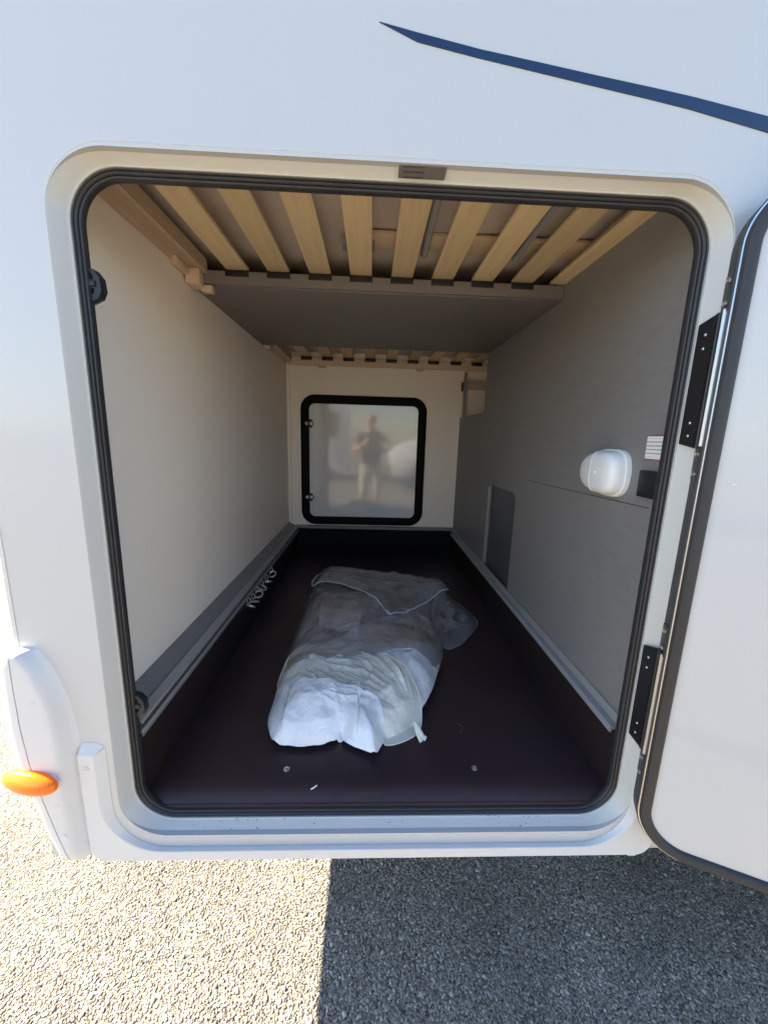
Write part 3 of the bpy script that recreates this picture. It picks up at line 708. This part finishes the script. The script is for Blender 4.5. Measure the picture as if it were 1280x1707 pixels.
for k in range(110):
    x,y=crr.uniform(-.30,.36),crr.uniform(.16,1.50); a_=crr.choice((crr.gauss(.5,.35),crr.gauss(2.3,.4),crr.uniform(0,3.14))); l_=crr.uniform(.05,.20)
    CREASE.append((x-l_*math.cos(a_)/2,y-l_*math.sin(a_)/2,x+l_*math.cos(a_)/2,y+l_*math.sin(a_)/2,crr.choice((-1,1,1))*crr.uniform(.003,.008),crr.uniform(.005,.013)))
for k in range(9):   # pulled fan from the left edge of the band, and from the knot
    a_=-.75+.17*k; CREASE.append((-.29,.50,-.29+.34*math.cos(a_),.50+.34*math.sin(a_),.006,.007))
    a_=1.75+.16*k; CREASE.append((.165,.27,.165+.30*math.cos(a_),.27+.30*math.sin(a_),.006,.007))
CR=np.array(CREASE)
def creases(x,y):
    d=CR[:,2:4]-CR[:,0:2]; p=np.array((x,y))-CR[:,0:2]; L=(d*d).sum(1); t=(p*d).sum(1)/L; tc=np.clip(t,0,1)
    q=p-d*tc[:,None]; dist=np.sqrt((q*q).sum(1)); fade=np.clip(4*tc*(1-tc)+.15,0,1)
    return float((CR[:,4]*np.exp(-dist/CR[:,5])*fade).sum())
def body(x,y):
    """height of the stuffed bag above the floor"""
    d=max(0.0,inset(x,y)); e=min(1.0,d/.10)**.5
    low=max(0.0,min(1.0,(.95-y)/.35)); h=.036+.050*low+.016*noise.noise(Vector((x*4.1,y*3.3,1.2)))
    h*=.80+.20*min(1.0,max(0.0,(y-.15)/.35))
    if -.24<x<-.02 and .20<y<.36: h+=.012
    p_=max(0.0,min(1.0,(y-.62)/.36))*max(0.0,min(1.0,(1.22-y)/.2)); h+=.050*p_*p_*(3-2*p_)*max(0.0,min(1.0,(.16-x)/.2))
    cr=creases(x,y)+.006*folds(x,y,8.0,1.3)+.0025*folds(x,y,21.0,4.1)
    return e*h+cr*min(1.0,d/.035)
def sheet(name, outline, m, parent, lift=.002, rings=34, own=.004, seed=1.0, sm=1, centre=None, extra=None, hem=None, hemr=.0022):
    """crumpled film lying over the stuffed bag, bounded by an outline on the floor plan"""
    P=smoothpoly([FS(*p) for p in outline], sm); n=len(P)
    c=FS(*centre) if centre else (sum(p[0] for p in P)/n, sum(p[1] for p in P)/n); V=[];F=[]
    for j in range(rings):
        s=1-(j/(rings-1))**.9*.995
        for p in P:
            x=c[0]+(p[0]-c[0])*s; y=c[1]+(p[1]-c[1])*s; t=1-s
            z=FZ+.001+lift*max(.12,min(1,inset(x,y)/.035))+body(x,y)+own*folds(x,y,11,seed)*min(1,t*6+.25)+own*.8*noise.noise(Vector((x*25,y*25,seed)))
            if extra: z+=extra(x,y,t)
            V.append((x,y,max(FZ+.0012,z)))
    for j in range(rings-1):
        for i in range(n): F.append((j*n+i,j*n+(i+1)%n,(j+1)*n+(i+1)%n,(j+1)*n+i))
    F.append(tuple(range((rings-1)*n,rings*n)))
    o=mesh(name,V,F,m,parent,smooth=True,sharp=50)
    if hem:
        tube('hem',[Vector(V[i])+Vector((0,0,.001)) for i in range(n)],hemr,hem,parent,n=6,closed=True)
    return o
BAG=empty('plastic_bag',(0,0,0)); tag(BAG,'large clear bubble-film bag, crumpled, lying on the dark garage floor','plastic bag')
UP=[(-.300,1.30),(-.285,1.42),(-.235,1.455),(-.09,1.43),(.1,1.375),(.281,1.31),(.425,1.27),(.448,1.19),(.425,1.12),(.362,1.04),(.318,.95),(.317,.819),(.312,.679),(.288,.56),(.25,.46),(.15,.50),(.03,.47),(-.1,.44),(-.2,.42),(-.296,.40),(-.299,.477),(-.301,.609),(-.302,.787),(-.303,1.02),(-.302,1.18)]
sheet('film',UP,'clear',BAG,lift=.015,centre=(.0,.85),rings=76,own=.0010,seed=2.3,sm=2,hem='clear',extra=lambda x,y,t:-.006*max(0,min(1,(.62-y)/.1)))
sheet('film_back',UP,'haze',BAG,lift=.002,centre=(.0,.85),rings=60,own=.001,seed=5.5,sm=2,extra=lambda x,y,t:-.35*body(x,y))
FL=[(.36,1.16),(.44,1.20),(.475,1.12),(.500,.99),(.526,.892),(.451,.766),(.388,.689),(.32,.648),(.305,.729),(.30,.819),(.30,.962)]
sheet('flap',FL,'clear',BAG,lift=.006,rings=22,own=.012,seed=8.1,extra=lambda x,y,t:.03*min(1,t*1.6)**.6,hem='clear',sm=1)
RIM=[(-.30,1.20),(-.315,1.33),(-.285,1.435),(-.225,1.462),(-.09,1.436),(.1,1.38),(.281,1.316),(.415,1.27),(.452,1.20),(.39,1.13),(.30,1.02),(.20,.90),(.133,.86),(.092,.80),(.06,.95),(-.06,1.09),(-.20,1.21)]
sheet('mouth',RIM,'clear',BAG,lift=.016,rings=40,own=.004,seed=4.4,sm=2,centre=(.08,1.12),extra=lambda x,y,t:.02*math.sin(min(1,t*1.4)*3.14)+.03*max(0,min(1,(y-1.05)/.3)),hem='milky',hemr=.0028)
WR=[(-.285,.43),(-.292,.27),(-.268,.21),(-.245,.168),(-.20,.158),(-.141,.158),(-.092,.170),(-.068,.188),(-.041,.163),(0,.142),(.028,.13),(.044,.155),(.056,.198),(.10,.22),(.165,.268),(.21,.345),(.245,.44),(.283,.56),(.305,.68),(.305,.80),(.262,.90),(.14,.86),(.075,.81),(-.02,.70),(-.11,.60),(-.2,.56),(-.275,.52)]
WB=sheet('wrapping_sheet',WR,'milky',None,lift=0,own=.001,seed=6.2,rings=80,sm=2,centre=(-.03,.42))
tag(WB,'milky white plastic wrapping bulging inside the lower half of the bag','wrapping')
BN=[(-.296,.44),(-.280,.516),(-.236,.546),(-.163,.562),(-.101,.56),(-.032,.537),(.05,.485),(.112,.425),(.15,.368),(.170,.314),(.174,.265),(.160,.215),(.128,.188),(.080,.166),(.045,.168),(-.03,.20),(-.12,.24),(-.22,.30),(-.286,.36)]
CB=empty('cream_bag',(0,0,0)); tag(CB,'cream plastic bag band wrapped across the middle of the clear bag','plastic bag')
sheet('band',BN,'cream',CB,lift=.006,rings=70,own=.0008,seed=3.7,sm=2,centre=(-.04,.38),hem='cream',extra=lambda x,y,t:.004*(1-abs(math.sin(30*(y+.55*x+.06*math.sin(8*x)+.03*noise.noise(Vector((x*9,y*9,1)))))))*min(1,t*4))
tube('knot',[(.150,.255,.580),(.160,.238,.572),(.170,.224,.560),(.180,.220,.556)],.0075,'cream',CB,n=7)
tube('knot',[(.152,.25,.58),(.156,.232,.565),(.166,.212,.553)],.006,'cream',CB,n=7)
FS2=[(-.286,.36),(-.293,.27),(-.270,.205),(-.247,.163),(-.20,.152),(-.141,.152),(-.092,.165),(-.068,.182),(-.041,.157),(0,.136),(.029,.122),(.046,.152),(.058,.19),(.050,.24),(.03,.275),(-.03,.285),(-.1,.30),(-.17,.32),(-.24,.325)]
FW=sheet('inner_bag',FS2,'milky',None,lift=.014,own=.0008,seed=9.9,rings=60,sm=2,centre=(-.12,.23))
tag(FW,'thin white inner bag folded over the near end of the bundle','plastic bag')
# paper sheet
pm=printed('sheet_print',(.95,.96,.98),(.35,.37,.42),16,3,.66,.95,-.2,-.02,fill=.3)
V=[];F=[]
for j in range(25):
    for i in range(25):
        a,b=i/24,j/24
        p=Vector((-.205,.855,0)).lerp(Vector((-.020,.805,0)),a).lerp(Vector((-.195,.665,0)).lerp(Vector((-.036,.625,0)),a),b)
        q=FS(p.x,p.y); V.append((*q,FZ+.010+body(*q)))
F=[(j*25+i,j*25+i+1,(j+1)*25+i+1,(j+1)*25+i) for j in range(24) for i in range(24)]
ps=mesh('paper_sheet',V,F,pm,None,smooth=True); tag(ps,'white paper sheet inside the clear bag','paper')
# small litter on the floor
tag(tube('wood_splinter',[(-.132,.070,.5432),(-.125,.074,.5440),(-.118,.080,.5448)],.0016,'paper',None,n=6),'tiny pale splinter near the front edge of the floor','splinter')
tag(tube('hair_strand',[(.280+.022*math.cos(a),.276+.02*math.sin(a),.5462) for a in (-1.2,-.7,-.2,.3,.8,1.3)],.0006,'ledge',None,n=4),'thin curled hair on the dark floor right of the bag','hair','hairs on the floor')

# ================================================================== BEHIND THE PHOTOGRAPHER (seen mirrored in the far door)
M['glass'] = mat('dark_glass', (.02,.025,.03), .06, coat=1.0)
M['tyre'] = mat('tyre', (.025,.025,.025), .8)
M['vanwhite'] = mat('van_paint', (.74,.74,.74), .25, coat=.5)
def van(lab):
    T=empty('parked_van'); tag(T,lab,'van','white vans parked across the gravel')
    sp=[(0,.34),(.62,.34),(.70,.62),(.95,.74),(1.2,.62),(1.28,.34),(4.0,.34),(4.08,.62),(4.33,.74),(4.58,.62),(4.66,.34),(5.2,.34),(5.2,2.40),(5.05,2.5),(2.05,2.52),(1.75,2.42),(.98,1.42),(.22,1.18),(.05,.95)]
    plate('body',sp,[],XZ,-1.9,0,'vanwhite',T,bevel=.045)
    plate('side_window',[(1.30,1.40),(2.35,1.40),(2.35,2.15),(1.85,2.15)],[],XZ,.002,.012,'glass',T)
    plate('side_window',[(2.55,1.40),(4.9,1.40),(4.9,2.15),(2.55,2.15)],[],XZ,.002,.012,'glass',T)
    V=[(1.02,-.12,1.50),(1.02,-1.78,1.50),(1.70,-1.72,2.38),(1.70,-.18,2.38)]
    mesh('windscreen',[(x-.02,y,z+.02) for x,y,z in V]+[(x+.01,y,z-.01) for x,y,z in V],[(0,1,2,3),(7,6,5,4),(0,4,5,1),(1,5,6,2),(2,6,7,3),(3,7,4,0)],'glass',T)
    for x in (.99,4.37):
        for y in (-.11,-1.79):
            w=empty('wheel'); w.parent=T
            ringp=[(.30,-.10),(.335,-.08),(.345,0),(.335,.08),(.30,.10),(.20,.10),(.19,.0),(.20,-.10)]
            V=[];F=[];n=28
            for r_,d_ in ringp: V += [(x+r_*math.cos(2*math.pi*i/n),y+d_,.345+r_*math.sin(2*math.pi*i/n)) for i in range(n)]
            for j in range(8):
                for i in range(n): F.append((j*n+i,j*n+(i+1)%n,((j+1)%8)*n+(i+1)%n,((j+1)%8)*n+i))
            mesh('tyre',V,F,'tyre',w,smooth=True); disc('rim',(x,y+(.06 if y>-.5 else -.06),.345),(0,1 if y>-.5 else -1,0),.205,.05,'alu',w,n=24)
    for y in (-.32,-1.58): disc('headlight',(.05,y,.92),(-1,0,.3),.13,.05,'lens',T,n=20)
    box('front_bumper',(-.06,-1.88,.36),(.06,-.02,.62),'darkedge',T,bevel=.03)
    box('mirror',(1.28,.04,1.35),(1.42,.22,1.62),'blackplastic',T,bevel=.03)
    plate('sill_strip',[(1.35,.62),(3.95,.62),(3.95,.70),(1.35,.70)],[],XZ,.002,.02,'darkedge',T)
    return T
def copy_tree(o,parent=None):
    c=o.copy(); COL.objects.link(c); c.parent=parent
    for ch in list(o.children): copy_tree(ch,c)
    return c
v1=van('white van parked across the gravel, right one of two mirrored in the far door'); v1.location=(.55,-5.6,0)
v2=copy_tree(v1); v2['label']='white van parked across the gravel, left one of two mirrored in the far door'; v2.location=(-5.9,-7.2,0)

# the photographer, phone held up at the camera's place
def person():
    J={}; E=[]; rad={}
    def j(n,p,r,r2=None,fr=None):
        J[n]=p; rad[n]=(r,r2 or r)
        if fr: E.append((fr,n))
    j('pelvis',(0,-1.27,.98),.150,.105); j('belly',(0,-1.27,1.14),.145,.105,'pelvis'); j('chest',(0,-1.26,1.34),.160,.110,'belly'); j('collar',(0,-1.255,1.46),.10,.075,'chest')
    j('neck',(0,-1.245,1.545),.056,None,'collar'); j('jaw',(0,-1.222,1.615),.066,.072,'neck'); j('brow',(0,-1.218,1.70),.076,.094,'jaw'); j('crown',(0,-1.228,1.775),.060,.072,'brow')
    j('nose',(0,-1.125,1.665),.012,.014,'brow')
    for s_,t in ((-1,'l'),(1,'r')):
        j('ear'+t,(s_*.083,-1.225,1.675),.014,.022,'brow')
        j('sho'+t,(s_*.175,-1.26,1.43),.066,.062,'collar'); j('elb'+t,(s_*.255,-1.13,1.175),.046,None,'sho'+t); j('wri'+t,(s_*.098,-.885,1.318),.029,.026,'elb'+t); j('pal'+t,(s_*.074,-.822,1.352),.026,.018,'wri'+t)
        for k,(dz,l) in enumerate(((.030,.92),(.010,1.0),(-.010,.95),(-.029,.78))):
            j(f'fa{k}{t}',(s_*.062,-.797,1.358+dz),.0092,None,'pal'+t); j(f'fb{k}{t}',(s_*(.062-.020*l),-.7835+.031,1.360+dz*1.05),.0085,None,f'fa{k}{t}'); j(f'fc{k}{t}',(s_*(.062-.042*l),-.7465,1.361+dz*1.05),.0075,None,f'fb{k}{t}')
        j('ta'+t,(s_*.058,-.822,1.385),.0105,None,'pal'+t); j('tb'+t,(s_*.034,-.800,1.398),.0092,None,'ta'+t)
        j('hip'+t,(s_*.092,-1.27,.90),.098,.095,'pelvis'); j('kne'+t,(s_*.112,-1.25,.50),.060,None,'hip'+t); j('cal'+t,(s_*.115,-1.275,.34),.056,None,'kne'+t); j('ank'+t,(s_*.118,-1.28,.10),.039,None,'cal'+t)
        j('hee'+t,(s_*.12,-1.295,.045),.042,.04,'ank'+t); j('toe'+t,(s_*.135,-1.09,.034),.040,.03,'hee'+t)
    names=list(J); ix={n:i for i,n in enumerate(names)}
    me=bpy.data.meshes.new('person'); me.from_pydata([J[n] for n in names],[(ix[a],ix[b]) for a,b in E],[])
    o=bpy.data.objects.new('skeleton',me); COL.objects.link(o)
    o.modifiers.new('s','SKIN'); sub=o.modifiers.new('u','SUBSURF'); sub.levels=2; sub.render_levels=2
    for n in names:
        sv=me.skin_vertices[0].data[ix[n]]; sv.radius=rad[n]; sv.use_root=(n=='pelvis')
    dg=bpy.context.evaluated_depsgraph_get(); dg.update()
    bm=bpy.data.meshes.new_from_object(o.evaluated_get(dg)); bm.name='person'
    bpy.data.objects.remove(o)
    bm.materials.clear()
    for m in (mat('skin',(.52,.30,.21),.5,var=.08,vscale=12), mat('shirt',(.035,.037,.045),.85,var=.2,vscale=9,bump=.4,bscale=14), mat('shorts',(.55,.50,.42),.85,var=.08,vscale=9,bump=.4,bscale=12), mat('shoes',(.10,.10,.11),.7), mat('hair',(.10,.07,.05),.7,bump=.6,bscale=90)): bm.materials.append(m)
    for p in bm.polygons:
        c=p.center; k=0
        if c.z<.115: k=3
        elif .54<c.z<.99 and c.y<-1.1 and abs(c.x)<.24: k=2
        elif c.z>=.97 and c.z<1.50 and (c.y<-1.155) and not(c.z<1.2 and abs(c.x)>.25 and c.y>-1.15): k=1
        elif c.z>1.735 or (c.z>1.60 and c.y<-1.245): k=4
        p.material_index=k; p.use_smooth=True
    P=bpy.data.objects.new('person',bm); link(P); tag(P,'person in dark t-shirt and pale shorts holding up a phone, mirrored in the far door','person')
    for x in (-.030,.030): disc('eye',(x,-1.1335,1.695),(0,1,0),.009,.006,'blackplastic',P,n=12)
    box('mouth',(-.020,-1.152,1.622),(.020,-1.146,1.629),mat('lips',(.35,.12,.10),.5),P,bevel=.002)
    tag(box('phone',(-.038,-.7655,1.285),(.038,-.757,1.445),'blackplastic',None,bevel=.003),'black phone held up in front of the photographer','phone')
person()
